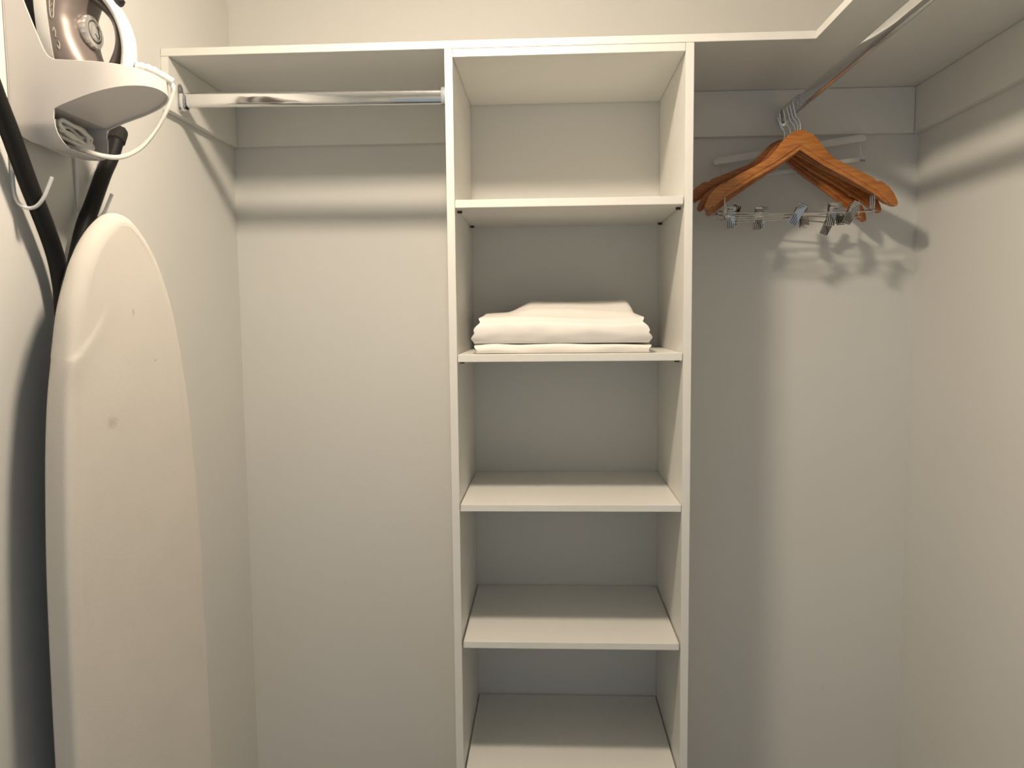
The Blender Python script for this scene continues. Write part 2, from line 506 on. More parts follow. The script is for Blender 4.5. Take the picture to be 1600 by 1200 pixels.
CLIPG = ([Vector((p[0] * 1.05, p[1], p[2] * 1.32)) for p in CLIPG[0]], CLIPG[1])

def make_mesh(name, geo, material, smooth=True):
    o = link_mesh(name, geo[0], geo[1], material, None, None, smooth, local=True)
    me = o.data
    bpy.data.objects.remove(o)
    return me
ME_WOOD = make_mesh('hanger_arms', (V, F), M_WOOD)
ME_WOODB = make_mesh('hanger_arms_deep', (V, F), M_WOOD_B)
ME_HOOK = make_mesh('hanger_hook', HOOKG, M_STEEL)
ME_BAR = make_mesh('trouser_bar', merge(BARG, BAR2G), M_CLIP)
ME_CLIP = make_mesh('clip', CLIPG, M_CLIP, smooth=False)
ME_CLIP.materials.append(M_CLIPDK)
for p_ in ME_CLIP.polygons:           # dark spring, jaw insides and moulded ribs
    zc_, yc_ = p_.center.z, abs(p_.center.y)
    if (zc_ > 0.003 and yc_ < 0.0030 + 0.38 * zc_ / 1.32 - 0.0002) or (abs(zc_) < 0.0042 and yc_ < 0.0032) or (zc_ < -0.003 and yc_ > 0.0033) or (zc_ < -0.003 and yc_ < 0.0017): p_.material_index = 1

def part(name, me, parent, loc=(0, 0, 0), rot=(0, 0, 0)):
    o = bpy.data.objects.new(name, me)
    C.objects.link(o)
    o.parent = parent
    o.location = loc
    o.rotation_euler = rot
    return o

ROD_TOP = RZ2 + 0.0150 + 0.0002
hangers = [   # y, roll about rod, yaw, clips [(x, swing, tilt)], wood, label
    (0.200, 0.000, 0.00, [(-0.003, 0.45, 0.25), (0.112, 0.50, -0.2)], ME_WOOD, 'wooden clip hanger at the front of the bunch, fully in view'),
    (0.222, -0.020, 0.01, [(-0.150, 0.03, 0.2), (0.072, 0.04, 0.3)], ME_WOODB, 'wooden clip hanger second from the front of the bunch'),
    (0.245, -0.045, 0.02, [(-0.090, 0.06, 0.35), (0.090, -0.05, -0.3)], ME_WOOD, 'wooden clip hanger in the middle of the bunch'),
    (0.268, 0.020, 0.03, [(-0.122, 0.3, 2.85), (0.036, 0.0, 2.9)], ME_WOODB, 'wooden clip hanger second from the back, just before the tilted one'),
    (0.293, 0.110, 0.04, [(-0.030, 0.1, 0.25), (0.125, 0.2, 0.4)], ME_WOODB, 'rearmost wooden clip hanger, tilted with its left end raised'),
]
for i, (y, roll, yaw, clips, wm, lab) in enumerate(hangers):
    h = thing('wooden_hanger', (RX2 + 0.0002 * i, y, ROD_TOP), lab, 'hanger', 'wooden clip hangers on the right rod')
    h.rotation_euler = (0.0, roll, yaw)
    part('hanger_arms', wm, h)
    part('hanger_hook', ME_HOOK, h)
    part('trouser_bar', ME_BAR, h)
    for (x, sw, tl) in clips:
        part('clip', ME_CLIP, h, (x, -0.008, -0.2535), (tl, sw, 0.0))

# white clamp hanger behind the wooden ones
wh = thing('clamp_hanger', (RX2, 0.320, ROD_TOP), 'white plastic clamp hanger behind the wooden hangers', 'hanger')
wh.rotation_euler = (0, -0.142, 0)
part('hanger_hook', ME_HOOK, wh)
o = [(-0.174, -0.100), (-0.178, -0.094), (-0.174, -0.0865), (-0.165, -0.084), (0.165, -0.084), (0.174, -0.0865), (0.178, -0.094), (0.174, -0.100)]
V, F = prism_geo(o, -0.0035, 0.0035, lambda p, q_, d_: (p, d_, q_), 0.001)
link_mesh('upper_bar', V, F, M_WHITEPL, wh, smooth=True, local=True)
o = [(-0.170, -0.144), (-0.172, -0.139), (-0.168, -0.134), (0.168, -0.134), (0.172, -0.139), (0.170, -0.144)]
V, F = prism_geo(o, -0.0035, 0.0035, lambda p, q_, d_: (p, d_, q_), 0.001)
link_mesh('lower_bar', V, F, M_WHITEPL, wh, smooth=True, local=True)
for x in (-0.162, 0.162):
    V, F = tube_geo([(x, 0, -0.098), (x, 0, -0.136)], 0.0011, 8)
    link_mesh('side_wire', V, F, M_STEEL, wh, smooth=True, local=True)
V, F = tube_geo([(0.157, -0.004, -0.143), (0.168, -0.004, -0.1455)], 0.0022, 8)
link_mesh('catch', V, F, M_GREYPL, wh, smooth=True, local=True)

# ------------------------------------------------------------------ folded linen on the second shelf
ZS2 = 1.4246 + 0.0002
def cloth(name, label, x0, x1, y0, y1, zfun, zbase, seed, bulge, parent_group):
    """folded cloth: bottom sheet, rounded fold at the front, draped top; layered sides"""
    NX, NY = 64, 36
    NR = 12
    V, F = [], []
    def edge(u, s):     # uneven outline
        return 0.004 * noise.noise(Vector((u * 5, seed, s * 3)))
    rows = []
    for j in range(NY + 1 + NR * 2):
        row = []
        for i in range(NX + 1):
            u = i / NX
            # x with soft rounded ends handled below
            if j < NR:                       # front fold, from bottom to top
                a = -math.pi / 2 + math.pi * j / NR
                zt = zfun(u, 0.0)
                zc, hr = (zbase + zt) / 2, (zt - zbase) / 2
                y = y0 - bulge * max(0.0, math.cos(a)) ** 0.8
                z = zc + hr * math.sin(a)
            elif j <= NR + NY:
                v = (j - NR) / NY
                y = y0 + (y1 - y0) * v
                z = zfun(u, v)
            else:                            # back fold, top to bottom
                k = j - NR - NY
                a = math.pi / 2 - math.pi * k / NR
                zt = zfun(u, 1.0)
                zc, hr = (zbase + zt) / 2, (zt - zbase) / 2
                y = y1 + bulge * max(0.0, math.cos(a)) ** 0.8
                z = zc + hr * math.sin(a)
            h = (z - zbase)
            x = x0 + (x1 - x0) * u
            # sides lean in and ripple in layers
            side = abs(u - 0.5) * 2
            if side > 0.86:
                w = (side - 0.86) / 0.14
                sgn = 1 if u > 0.5 else -1
                lay = math.sin(h * 300 + seed * 2 + y * 14) * 0.0034 * w
                x += sgn * lay + sgn * (-0.28 * h) * w * (1.0 if h > 0.03 else 0.35)
            y += edge(u, z * 20) * 0.6 + 0.0016 * noise.noise(Vector((u * 9, z * 60, seed)))
            zz = z + 0.0014 * noise.noise(Vector((u * 7 + seed, y * 25, 0.3))) * min(1, h / 0.01)
            row.append((x, y, max(zbase, zz)))
        rows.append(row)
    n = NX + 1
    for r_ in rows: V += r_
    R_ = len(rows)
    for j in range(R_ - 1):
        for i in range(NX):
            F.append([j * n + i, j * n + i + 1, (j + 1) * n + i + 1, (j + 1) * n + i])
    for i in range(NX):                       # bottom
        F.append([i, (R_ - 1) * n + i, (R_ - 1) * n + i + 1, i + 1])
    # end caps: fill between front half and back half of the section
    for i in (0, NX):
        a, b = 0, R_ - 1
        while b - a > 1:
            if b - a == 2:
                F.append([a * n + i, (a + 1) * n + i, b * n + i]); break
            F.append([a * n + i, (a + 1) * n + i, (b - 1) * n + i, b * n + i])
            a += 1; b -= 1
    o = link_mesh(name, V, F, M_LINEN, None, ((x0 + x1) / 2, (y0 + y1) / 2, zbase), smooth=True)
    o.data.polygons.foreach_set('use_smooth', [True] * len(o.data.polygons))
    return tag(o, label, 'linen', parent_group)

def z_low(u, v):
    return ZS2 + 0.0185 + 0.0015 * math.sin(u * 5) + 0.0008 * math.sin(u * 17)
cloth('folded_sheet', 'lower thin folded white sheet lying flat on the second shelf', -0.150, 0.2075, 0.028, 0.285, z_low, ZS2, 1.3, 0.010, 'folded sheets on the second shelf')
ZB2 = ZS2 + 0.0205
def smooth(a, b, x):
    t = max(0.0, min(1.0, (x - a) / (b - a)))
    return t * t * (3 - 2 * t)
def z_up(u, v):
    base = 0.043 + 0.010 * smooth(0.0, 0.10, v) + 0.003 * math.sin(u * 6.0)
    flap = smooth(0.16, 0.34, u) * smooth(0.98, 0.90, u)
    ridge = 0.5 + 0.5 * math.sin((u - 0.12) * 4.2)
    rise = smooth(0.10, 0.75, v) * (0.010 + flap * (0.020 + 0.012 * u))
    wav = 0.006 * math.exp(-((v - (0.18 + 0.16 * ridge)) / 0.09) ** 2) * flap
    return ZB2 + base + rise + wav
cloth('folded_sheet', 'thick rumpled folded white sheet on top of the thin one', -0.1555, 0.2085, 0.030, 0.285, z_up, ZB2, 2.1, 0.014, 'folded sheets on the second shelf')

# ------------------------------------------------------------------ iron holder on the left wall
CY0, CY1 = -0.4555, -0.3195
CYM = (CY0 + CY1) / 2
HWY = (CY1 - CY0) / 2
ca = thing('iron_holder', (XL, CYM, 1.735), 'white plastic iron and ironing board holder on the left wall', 'holder')
PT = 0.0025
bk = box_geo(XL + 0.0004, XL + 0.004, CY0, CY1, 1.775, 2.12, 0.0015)
link_mesh('back_plate', bk[0], bk[1], M_CADDY, ca)
WING = [(XL + 0.003, 2.100), (-0.7550, 2.095), (-0.7440, 1.985), (-0.7386, 1.9525), (-0.7250, 1.915), (-0.7140, 1.886), (-0.7080, 1.8765), (-0.7000, 1.8715)]
# shelf skirt: open shoe-shaped band, walls with thickness
def plan(t, inset=0.0):
    """t in [0,1] near wall -> tip -> far wall"""
    xs, xe = -0.655, -0.5775 - inset
    L1 = xs - (XL + 0.004)
    if t < 0.3:
        return XL + 0.004 + L1 * (t / 0.3), CY0 + inset
    if t > 0.7:
        return XL + 0.004 + L1 * ((1 - t) / 0.3), CY1 - inset
    a = (t - 0.3) / 0.4 * math.pi
    cx_, sy_ = math.sin(a), -math.cos(a)
    e = 2 / 2.3
    return xs + (xe - xs) * (abs(cx_) ** e), CYM + (HWY - inset) * math.copysign(abs(sy_) ** e, sy_)
def z_rim(x):
    if x < -0.70:
        for (xa, za), (xb, zb) in zip(WING[:-1], WING[1:]):
            if x <= xb: return za + (zb - za) * (x - xa) / (xb - xa)
    return 1.8715 - 0.0085 * max(0.0, (x + 0.70) / 0.122)
def z_low_rim(x, wall=True):
    if x < -0.7035: return 1.788 if wall else 1.803
    return 1.803 + 0.040 * (max(0.0, x + 0.703) / 0.1255) ** 0.85
NT = 200
V, F = [], []
for k in range(NT + 1):
    t = k / NT
    xo, yo = plan(t); xi, yi = plan(t, PT)
    zl, zr = z_low_rim(xo), z_rim(xo)
    bulge = 0.0
    V += [(xo, yo, zl), (xo, yo, zr - 0.0008), ((xo + xi) / 2, (yo + yi) / 2, zr), (xi, yi, zr - 0.0008), (xi, yi, zl)]
for k in range(NT):
    for j in range(5):
        a, b = k * 5 + j, k * 5 + (j + 1) % 5
        F.append([a, b, b + 5, a + 5])
F += [[0, 1, 2, 3, 4][::-1], [NT * 5 + j for j in range(5)]]
link_mesh('shelf_skirt', V, F, M_CADDY, ca, smooth=True)
# underside of the shelf (follows the lower rim) and the flat floor the iron stands on
V, F = [], []
NS = 36
for k in range(NS + 1):
    t = k / NS * 0.5
    x1_, y1_ = plan(t, PT * 0.8)
    x2_, y2_ = plan(1 - t, PT * 0.8)
    z = z_low_rim(x1_, False) + 0.0030
    V += [(x1_, y1_, z), (x1_, y2_, z)]
for k in range(NS):
    F.append([2 * k, 2 * k + 1, 2 * k + 3, 2 * k + 2])
n0 = len(V)
V += [(x, y, 1.8465 if True else z) for x, y, z in V[:n0]]
F += [[a + n0 for a in f][::-1] for f in F[:NS]]
link_mesh('shelf_floor', V, F, M_CADDY, ca)
# cord pocket: rounded trough below the shelf
def pocket_y(z):
    if z > 1.788: return HWY
    s = min(1.0, (1.788 - z) / (1.788 - 1.7500))
    return HWY * (0.42 + 0.58 * math.sqrt(max(0.0, 1 - s ** 2.4)))
ZP = 1.7510
side_prof = [(XL + 0.002, 1.803), (XL + 0.002, 1.790), (XL + 0.006, 1.777), (XL + 0.014, 1.766), (XL + 0.026, 1.7580), (XL + 0.042, 1.7535), (XL + 0.056, ZP),
             (-0.7080, ZP - 0.0004), (-0.7000, ZP)]
front_prof = [(-0.6990, ZP), (-0.7005, 1.7600), (-0.7025, 1.7700), (-0.7035, 1.7800), (-0.7035, 1.803)]
# two side cheeks, each a curved sheet from top edge down to the trough bottom
def cheek(sgn):
    geos = []
    N = 14; Mx = 14
    V, F = [], []
    def xr(z):           # wall side and front side of the cheek at height z
        def interp(pr):
            for (xa, za), (xb, zb) in zip(pr[:-1], pr[1:]):
                if min(za, zb) - 1e-9 <= z <= max(za, zb) + 1e-9 and abs(zb - za) > 1e-9:
                    return xa + (xb - xa) * (z - za) / (zb - za)
            return None
        a = interp(side_prof[:7]); b = interp(front_prof)
        if a is None: a = XL + 0.056
        if b is None: b = -0.699
        return a, b
    for layer, ins in ((0, 0.0), (1, 0.0022)):
        for i in range(N + 1):
            z = 1.7885 + (ZP - 1.7885) * i / N
            a, b = xr(max(ZP, min(1.803, z)))
            y = CYM + sgn * (pocket_y(z) - ins)
            for j in range(Mx + 1):
                V.append((a + (b - a) * j / Mx, y, z))
    n = Mx + 1; L = (N + 1) * n
    for l in (0, 1):
        for i in range(N):
            for j in range(Mx):
                q4 = [l * L + i * n + j, l * L + i * n + j + 1, l * L + (i + 1) * n + j + 1, l * L + (i + 1) * n + j]
                F.append(q4 if l == 0 else q4[::-1])
    for i in range(N):
        for j in (0, Mx):
            F.append([i * n + j, (i + 1) * n + j, L + (i + 1) * n + j, L + i * n + j])
    return V, F
pk = merge(cheek(-1), cheek(1))
# trough bottom between the cheeks
V, F = [], []
bp = catmull([(x, 0, z) for x, z in side_prof], 3)
for p in bp:
    hy = pocket_y(max(p.z, ZP))
    for j in range(9):
        s = -1 + 2 * j / 8
        V.append((p.x, CYM + s * hy, p.z))
for p in bp:
    hy = pocket_y(max(p.z, ZP))
    for j in range(9):
        s = -1 + 2 * j / 8
        V.append((p.x + 0.0008, CYM + s * hy * 0.99, p.z + 0.0020))
L = len(bp) * 9
for i in range(len(bp) - 1):
    for j in range(8):
        q4 = [i * 9 + j, i * 9 + j + 1, (i + 1) * 9 + j + 1, (i + 1) * 9 + j]
        F.append(q4); F.append([L + a for a in q4][::-1])
for j in range(8):
    F.append([(len(bp) - 1) * 9 + j, (len(bp) - 1) * 9 + j + 1, L + (len(bp) - 1) * 9 + j + 1, L + (len(bp) - 1) * 9 + j])
pk = merge(pk, (V, F))
link_mesh('cord_pocket', pk[0], pk[1], M_CADDY, ca, smooth=True)
# two wire hooks
def hook(y):
    p = [(XL + 0.0045, y, 1.790), (XL + 0.0045, y, 1.735), (XL + 0.0045, y, 1.690), (XL + 0.0085, y, 1.6725), (XL + 0.018, y, 1.6645), (XL + 0.0275, y, 1.6625),
         (XL + 0.038, y, 1.6660), (XL + 0.048, y, 1.6770), (XL + 0.0555, y, 1.6915), (XL + 0.0625, y, 1.7060)]
    return tube('hook', catmull(p, 5), 0.0026, M_WIREWHITE, ca, 10)
hook(-0.4612)
hook(-0.3090)

# ------------------------------------------------------------------ steam iron standing in the holder
LEAN = math.radians(5.0)
IO = Vector((-0.7385, CYM, 1.8470))
EA = Vector((-math.sin(LEAN), 0, math.cos(LEAN)))
EB = Vector((math.cos(LEAN), 0, math.sin(LEAN)))
def I(a, b, c): return IO + EA * a + EB * b + Vector((0, c, 0))
ir = thing('steam_iron', IO, 'taupe and white steam iron standing on its heel in the holder', 'iron')
WPTS = [(0.0, 0.040), (0.01, 0.047), (0.03, 0.0525), (0.06, 0.0545), (0.10, 0.0535), (0.14, 0.049), (0.18, 0.0415), (0.22, 0.0295), (0.25, 0.017), (0.268, 0.008), (0.275, 0.001)]
def lerp_tab(tab, a):
    for (a0, v0), (a1, v1) in zip(tab[:-1], tab[1:]):
        if a <= a1:
            t = (a - a0) / (a1 - a0)
            return v0 + (v1 - v0) * t
    return tab[-1][1]
def wid(a): return lerp_tab(WPTS, a)
AS = [0.275 * k / 40 for k in range(41)]
def slab(b0, b1, k0, k1):
    V, F = [], []
    for a in AS:
        w0, w1 = wid(a) * k0, wid(a) * k1
        V += [I(a, b0, -w0), I(a, b1, -w1), I(a, b1, w1), I(a, b0, w0)]
    for i in range(len(AS) - 1):
        for j in range(4):
            F.append([i * 4 + j, i * 4 + (j + 1) % 4, (i + 1) * 4 + (j + 1) % 4, (i + 1) * 4 + j])
    F += [[0, 1, 2, 3][::-1], [(len(AS) - 1) * 4 + j for j in range(4)]]
    return V, F
V, F = slab(0.0, 0.013, 1.0, 1.0)
link_mesh('soleplate', V, F, M_IRONSOLE, ir, smooth=True)
V, F = slab(0.0132, 0.031, 0.985, 0.97)
link_mesh('skirt', V, F, M_IRONWHITE, ir, smooth=True)
BT = [(0.0, 0.078), (0.03, 0.069), (0.06, 0.061), (0.09, 0.059), (0.11, 0.066), (0.13, 0.080), (0.155, 0.088), (0.19, 0.077), (0.23, 0.058), (0.255, 0.045), (0.275, 0.034)]
def body_pt(a, th, off=0.0):
    """th: -1 (near side, at the skirt) .. 0 (top) .. 1 (far side)"""
    w = wid(a) * 0.955
    bt = lerp_tab(BT, a)
    ang = (1 - abs(th)) * math.pi / 2
    e = 0.72
    c = w * (math.cos(ang) ** e) * (1.0)
    b = 0.031 + (bt - 0.031) * (math.sin(ang) ** 0.95)
    c = math.copysign(c, th)
    # waist crease
    sc = 1 + off / 0.05
    return I(a, 0.031 + (b - 0.031) * sc, c * sc)
NB = 28
V, F = [], []
for a in AS:
    for j in range(NB + 1):
        th = -1 + 2 * j / NB
        V.append(body_pt(a, th if abs(th) > 1e-6 else 1e-6))
n = NB + 1
for i in range(len(AS) - 1):
    for j in range(NB):
        F.append([i * n + j, i * n + j + 1, (i + 1) * n + j + 1, (i + 1) * n + j])
    F.append([i * n, (i + 1) * n, (i + 1) * n + NB, i * n + NB])
F += [list(range(n)), [(len(AS) - 1) * n + j for j in range(n)][::-1]]
body = link_mesh('body', V, F, M_IRONBODY, ir, smooth=True)
# printed marks on the near flank
def flank(a, th): return body_pt(a, th, 0.0006)
loop = []
for k in range(24):
    t = 2 * math.pi * k / 24
    ca_, sa_ = math.cos(t), math.sin(t)
    loop.append(flank(0.118 + 0.034 * math.copysign(abs(ca_) ** 0.35, ca_), -0.865 + 0.055 * math.copysign(abs(sa_) ** 0.8, sa_)))
V, F = tube_geo(loop, 0.0007, 6, True)
gs = [(V, F)]
for k in range(7):
    a0 = 0.092 + k * 0.0085
    gs.append(tube_geo([flank(a0, -0.89), flank(a0 + 0.004, -0.845), flank(a0 + 0.005, -0.885)], 0.0005, 5))
gs.append(tube_geo(catmull([flank(0.066, -0.90), flank(0.071, -0.865), flank(0.064, -0.835), flank(0.058, -0.86), flank(0.058, -0.81)], 4), 0.0006, 5))
gs.append(tube_geo(catmull([flank(0.046, -0.865), flank(0.041, -0.83), flank(0.047, -0.80), flank(0.052, -0.81)], 4), 0.0006, 5))
V, F = merge(*gs)
link_mesh('printed_mark', V, F, M_PRINT, body, smooth=True)
# dial under the handle
DC = I(0.078, 0.0600, -0.002)
V, F = lathe_geo([(0.0215, -0.006), (0.0225, 0.0), (0.0240, 0.002), (0.0245, 0.006), (0.0235, 0.0095), (0.0170, 0.0105), (0.0165, 0.0095), (0.0155, 0.0095)], DC, EB, 40)
V2 = []
for idx, p in enumerate(V):
    ring, k = idx // 40, idx % 40
    if ring in (2, 3, 4) and k % 2:
        axp = DC + EB * (p - DC).dot(EB)
        p = axp + (p - axp) * 0.965
    V2.append(p)
dial = link_mesh('dial', V2, F, M_DIAL, ir)
V, F = lathe_geo([(0.0150, 0.0095), (0.0142, 0.0115), (0.0120, 0.0125), (0.002, 0.0128)], DC, EB, 32)
link_mesh('dial_cap', V, F, M_DIAL, dial, smooth=True)
ring = [DC + EB * 0.0102 + (EA * math.cos(t) + Vector((0, 1, 0)) * math.sin(t)) * 0.0158 for t in [2 * math.pi * k / 32 for k in range(32)]]
g1 = tube_geo(ring, 0.0008, 6, True)
arc = [DC + EB * 0.0128 + (EA * math.cos(t) + Vector((0, 1, 0)) * math.sin(t)) * (0.008 + 0.002 * math.sin(t * 3)) for t in [0.4 + 3.6 * k / 20 for k in range(21)]]
g2 = tube_geo(arc, 0.0006, 6)
V, F = merge(g1, g2)
link_mesh('dial_print', V, F, M_PRINTDK, dial, smooth=True)
# handle
HP = [(-0.6600, 1.8620), (-0.6475, 1.8830), (-0.6385, 1.9030), (-0.6362, 1.9216), (-0.6398, 1.9421), (-0.6510, 1.9590), (-0.6650, 1.9715), (-0.6800, 1.9830), (-0.6930, 1.9980)]
path = catmull([(x, CYM, z) for x, z in HP], 6)
tube('handle_grip', path, 0.0062, M_IRONGRIP, ir, 14, r2=0.0135, axis=(0, 1, 0))
WP = [(-0.6320, 1.8500), (-0.6270, 1.8812), (-0.6250, 1.9040), (-0.6275, 1.9270), (-0.6355, 1.9500), (-0.6465, 1.9690), (-0.6600, 1.9840), (-0.6780, 2.0000), (-0.6950, 2.0120)]
path = catmull([(x, CYM, z) for x, z in WP], 6)
n = len(path)
tube('handle_shell', path, [0.0092 - 0.003 * (k / (n - 1)) for k in range(n)], M_IRONWHITE, ir, 14, r2=0.0165, axis=(0, 1, 0))
# heel block joining body and handle behind the rim
V, F = prism_geo([(0.0, 0.02), (0.0, 0.118), (0.017, 0.118), (0.014, 0.095), (0.017, 0.070), (0.020, 0.02)], -0.034, 0.034, lambda p, q_, d_: tuple(I(p, q_, d_)), 0.003)
link_mesh('heel', V, F, M_IRONWHITE, ir, smooth=True)
V, F = tube_geo(catmull([(-0.6330, CYM, 1.9690), (-0.6400, CYM, 1.9800), (-0.6540, CYM, 1.9960), (-0.670, CYM, 2.008)], 4), [0.004] + [0.0075] * 12, 10)
link_mesh('steam_button', V, F, M_IRONSOLE, ir, smooth=True)
# cord: strain relief, hanging run, bundle in the pocket
sr = [(-0.6180, -0.387, 1.8810), (-0.6030, -0.379, 1.8790), (-0.5885, -0.371, 1.8730), (-0.5730, -0.362, 1.8635)]
srp = catmull(sr, 8)
rad = [0.0062 + (0.0012 if (k // 2) % 2 == 0 and k < 16 else 0.0) for k in range(len(srp))]
tube('cord_strain_relief', srp, rad, M_IRONWHITE, ir, 12)
cp_ = [(-0.5775, -0.364, 1.8640), (-0.5730, -0.361, 1.8560), (-0.5765, -0.360, 1.8420), (-0.5845, -0.365, 1.8188), (-0.5965, -0.37, 1.7938), (-0.6130, -0.38, 1.7670), (-0.6289, -0.39, 1.7519),
       (-0.6436, -0.40, 1.7445), (-0.6600, -0.41, 1.7445), (-0.6760, -0.414, 1.7490), (-0.690, -0.408, 1.7560), (-0.715, -0.398, 1.7590)]
tube('cord', catmull(cp_, 6), 0.0031, M_CORD, ir, 10, r2=0.0040, axis=(0, 0.6, 0.8))
rnd = random.Random(4)
gs = []
for k in range(9):
    x0 = -0.758 + 0.006 * (k % 6)
    zc = 1.766 + 0.0032 * k
    pts = []
    yo = rnd.uniform(-0.004, 0.004)
    for j in range(14):
        t = 2 * math.pi * j / 14
        yy = CYM - 0.006 + yo + (0.040 + rnd.uniform(-0.006, 0.004)) * math.cos(t)
        zz = max(1.7560, zc + 0.0085 * math.sin(t) - 0.006 * math.cos(t) + rnd.uniform(-0.0025, 0.0025))
        xx = x0 + 0.016 + 0.007 * math.sin(t + k) + (0.018 if k % 2 else 0.010) * (0.5 + 0.5 * math.cos(t))
        pts.append((min(xx, -0.709), yy, min(zz, 1.796)))
    pts.append(pts[0])
    gs.append(tube_geo(catmull(pts, 5), 0.0030, 8))
V, F = merge(*gs)
link_mesh('cord_bundle', V, F, M_CORD, ir, smooth=True)
tie = [(-0.728 + 0.020 * math.cos(t), -0.368, 1.776 + 0.018 * math.sin(t)) for t in [2 * math.pi * k / 20 for k in range(20)]]
V, F = tube_geo(tie, 0.0030, 8, True)
link_mesh('cord_wrap', V, F, M_CORD, ir, smooth=True)

# ------------------------------------------------------------------ ironing board hanging on the hooks
A2, B2 = Vector((-0.665, -0.530, 0)), Vector((-0.605, -0.210, 0))
EU = (B2 - A2).normalized()
EN = Vector((EU.y, -EU.x, 0))            # out of the face, towards the closet
UC = 0.137
Z_NOSE, Z_END = 1.6635, 0.42
ib = thing('ironing_board', A2 + EU * UC + Vector((0, 0, Z_END)), 'ironing board with cream cotton cover hung on the left wall', 'ironing board')
HW = [(0.0, 0.0), (0.003, 0.0150), (0.010, 0.0275), (0.0255, 0.0455), (0.044, 0.0620), (0.0635, 0.0750), (0.0905, 0.0890), (0.1445, 0.1085), (0.1965, 0.1190), (0.2485, 0.1275), (0.3335, 0.1370),
      (0.42, 0.1437), (0.55, 0.1503), (0.77, 0.1542), (1.00, 0.1542), (1.19, 0.150), (1.215, 0.144), (1.2330, 0.126), (1.2400, 0.090), (1.2415, 0.0)]
def hw_cr(tab):
    pts = catmull([(s, w, 0) for s, w in tab], 20)
    return [(p.x, max(0.0, p.y)) for p in pts]
prof = hw_cr(HW)
LEFT = [(-w, s) for s, w in prof]
N = len(LEFT)
nor = []
for i in range(N):
    a, b = LEFT[max(0, i - 1)], LEFT[min(N - 1, i + 1)]
    if i == 0: nr = (0, -1)
    elif i == N - 1: nr = (0, 1)
    else:
        tx, ty = b[0] - a[0], b[1] - a[1]
        l = math.hypot(tx, ty) or 1
        nr = (-ty / l, tx / l) if False else (-(ty) / l, (tx) / l)
    nor.append(nr)
RAD = 0.0205
def bpt(u, s, d):
    return A2 + EU * (UC + u) + Vector((0, 0, Z_NOSE - s)) + EN * d
def crease(u, s):
    # fold of the cover: runs from the near edge up towards the middle
    z = Z_NOSE - s
    uu = UC + u
    t = (uu + 0.03) / 0.115
    if t < -0.2 or t > 1.3: return 0.0
    zc = 1.4275 + 0.016 * t + 0.066 * max(0, t) ** 2.2
    dd = z - zc
    amp = 0.0042 * max(0.0, 1 - max(0.0, t) / 1.2) * min(1.0, (t + 0.2) / 0.2)
    w = 0.0045 if dd > 0 else 0.028
    return amp * math.exp(-(dd / w) ** 2)
V, F = [], []
NA = 16
ringcount = NA + 1
full = [(u, s, nx, ny) for (u, s), (nx, ny) in zip(LEFT, nor)] + [(-u, s, -nx, ny) for (u, s), (nx, ny) in list(zip(LEFT, nor))[-2:0:-1]]
NP = len(full)
for k in range(ringcount):
    ph = -math.pi / 2 + math.pi * k / NA      # back -> edge -> front
    for (u, s, nx, ny) in full:
        ex = 1.0 - 0.62 * smooth(0.04, 0.34, s)          # soft nose, squarer edge lower down
        off = RAD * (1 - max(0.0, math.cos(ph)) ** ex)
        dd = -RAD + RAD * math.copysign(abs(math.sin(ph)) ** ex, ph)
        uu, ss = u - nx * off, s - ny * off
        if u < 0: uu = min(uu, 0.0)
        if u > 0: uu = max(uu, 0.0)
        V.append(bpt(uu, ss, dd + crease(uu, ss) * max(0.0, math.sin(ph)) + crease(uu, ss) * 0.6 * math.cos(ph)))
for k in range(ringcount - 1):
    for i in range(NP):
        F.append([k * NP + i, k * NP + (i + 1) % NP, (k + 1) * NP + (i + 1) % NP, (k + 1) * NP + i])
# back face rows and front face grid (left_i <-> right_i)
def idx_right(i): return 0 if i == 0 else (N - 1 if i == N - 1 else NP - i)
for i in range(N - 1):
    a, b = i, i + 1
    f = [a, b, idx_right(b), idx_right(a)]
    f = list(dict.fromkeys(f))
    if len(f) > 2: F.append(f)
fr = (ringcount - 1) * NP
NV = 64
grid = []
for i in range(N):
    li, ri = fr + i, fr + idx_right(i)
    row = [li]
    pl = full[i]; off = RAD
    uu = min(0.0, pl[0] - pl[2] * off); ss = pl[1] - pl[3] * off
    if i in (0, N - 1):
        grid.append([li] * (NV + 1)); continue
    for j in range(1, NV):
        u = uu + (-2 * uu) * j / NV
        d_ = crease(u, ss) + 0.0012 * noise.noise(Vector((u * 8, ss * 5, 1.7)))
        V.append(bpt(u, ss, d_))
        row.append(len(V) - 1)
    row.append(ri)
    grid.append(row)
for i in range(N - 1):
    for j in range(NV):
        f = list(dict.fromkeys([grid[i][j], grid[i][j + 1], grid[i + 1][j + 1], grid[i + 1][j]]))
        if len(f) > 2: F.append(f)
cov = link_mesh('board_cover', V, F, M_COVER, ib, smooth=True)
cov.data.polygons.foreach_set('use_smooth', [True] * len(cov.data.polygons))
oc = world_origin(cov)
def on_face(u, s): return tuple(bpt(u, s, 0.0) - oc)
STAINS = [((0.0, 0.0, 0.0), (0.0001, 0.0001, 0.0001), (0.3, 0.3, 0.28), 0.0),
          (on_face(0.086 - UC, Z_NOSE - 1.349), (0.020, 0.016, 0.013), (0.36, 0.34, 0.30), 0.42),
          (on_face(0.144 - UC, Z_NOSE - 1.5125), (0.008, 0.004, 0.008), (0.36, 0.34, 0.30), 0.55),
          (on_face(0.188 - UC, Z_NOSE - 1.436), (0.004, 0.004, 0.003), (0.30, 0.28, 0.24), 0.6)]
add_stains(M_COVER, None, STAINS[1:])

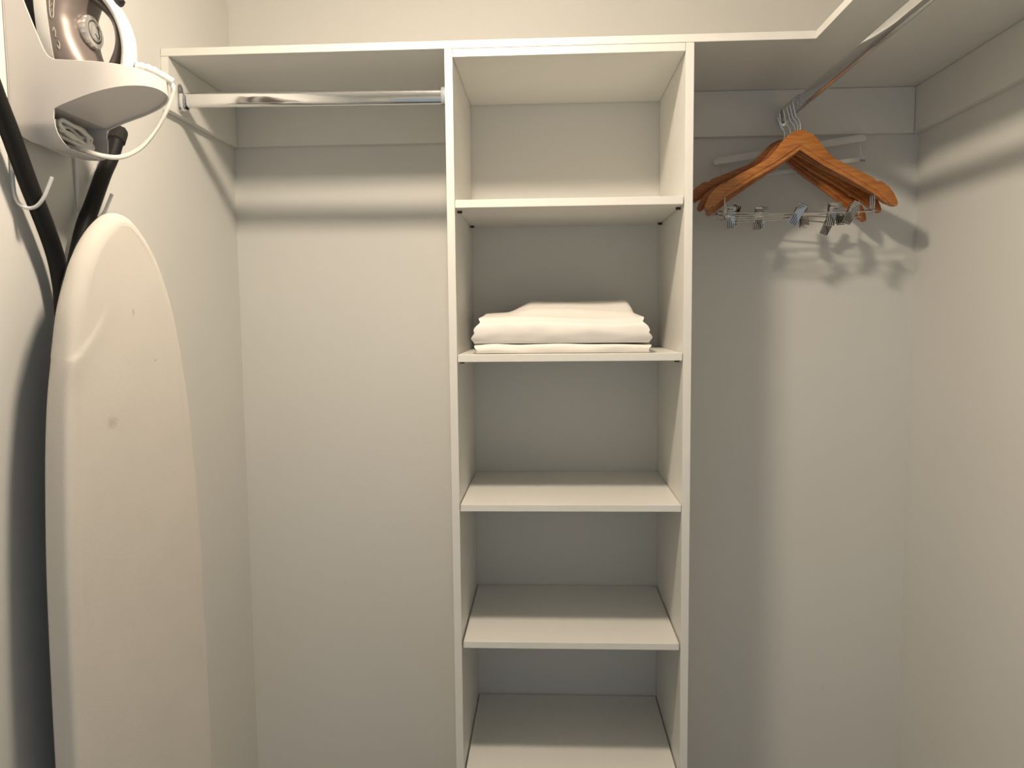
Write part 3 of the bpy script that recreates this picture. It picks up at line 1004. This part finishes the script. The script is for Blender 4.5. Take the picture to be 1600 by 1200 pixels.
TX = -0.7440
TR_ = 0.0125
near = [(-0.545, 1.8600), (-0.5150, 1.8011), (-0.4950, 1.7653), (-0.4610, 1.6979), (-0.4450, 1.6698), (-0.4260, 1.6351), (-0.4090, 1.5974), (-0.4000, 1.5579), (-0.3980, 1.5261), (-0.3980, 1.40), (-0.3980, 1.10), (-0.3980, 0.62)]
far = [(-0.2200, 1.8180), (-0.2430, 1.7790), (-0.2690, 1.7452), (-0.3070, 1.6877), (-0.3270, 1.6597), (-0.3440, 1.6275), (-0.3610, 1.5861), (-0.3690, 1.5508), (-0.3700, 1.52), (-0.3700, 1.40), (-0.3700, 1.10), (-0.3700, 0.62)]
lg = tube('leg', catmull([(TX, y, z) for y, z in near], 6), TR_, M_BLACKTUBE, ib, 14)
V, F = lathe_geo([(0.0135, -0.012), (0.0152, -0.010), (0.0152, 0.012), (0.012, 0.016)], (TX, -0.545, 1.8600), Vector((0, -0.46, 0.89)), 16)
link_mesh('foot_cap', V, F, M_RUBBER, lg, smooth=True)
lg = tube('leg', catmull([(TX, y, z) for y, z in far], 6), TR_, M_BLACKTUBE, ib, 14)
V, F = lathe_geo([(0.0134, -0.016), (0.0150, -0.014), (0.0152, 0.004), (0.0135, 0.010), (0.009, 0.012)], (TX, -0.2180, 1.8215), Vector((0, 0.5, 0.86)), 16)
V2 = []
for idx, p in enumerate(V):
    ring_, k = idx // 16, idx % 16
    V2.append(p + (Vector((0, 0.5, 0.86)) * 0.0012 if k % 2 else Vector((0, 0, 0))))
link_mesh('foot_cap', V2, F, M_RUBBER, lg)
# unseen dark panel added behind the board to darken the gap to the wall
V, F = [], []
rows_ = [(s_, w_) for s_, w_ in prof if w_ > 0.02]
for s_, w_ in rows_:
    k_ = max(0.005, w_ - 0.012)
    V += [bpt(-k_, s_, -2 * RAD - 0.0005), bpt(k_, s_, -2 * RAD - 0.0005), bpt(k_ - 0.004, s_, -2 * RAD - 0.006), bpt(-k_ + 0.004, s_, -2 * RAD - 0.006)]
for i in range(len(rows_) - 1):
    for j in range(4):
        F.append([i * 4 + j, i * 4 + (j + 1) % 4, (i + 1) * 4 + (j + 1) % 4, (i + 1) * 4 + j])
F += [[0, 1, 2, 3], [len(V) - 4, len(V) - 3, len(V) - 2, len(V) - 1]]
link_mesh('added_dark_panel', V, F, M_BLACKTUBE, ib)
V, F = tube_geo([(TX, -0.395, 0.62), (-0.690, -0.372, 0.62)], 0.011, 12)
link_mesh('pivot_bar', V, F, M_BLACKTUBE, ib, smooth=True)
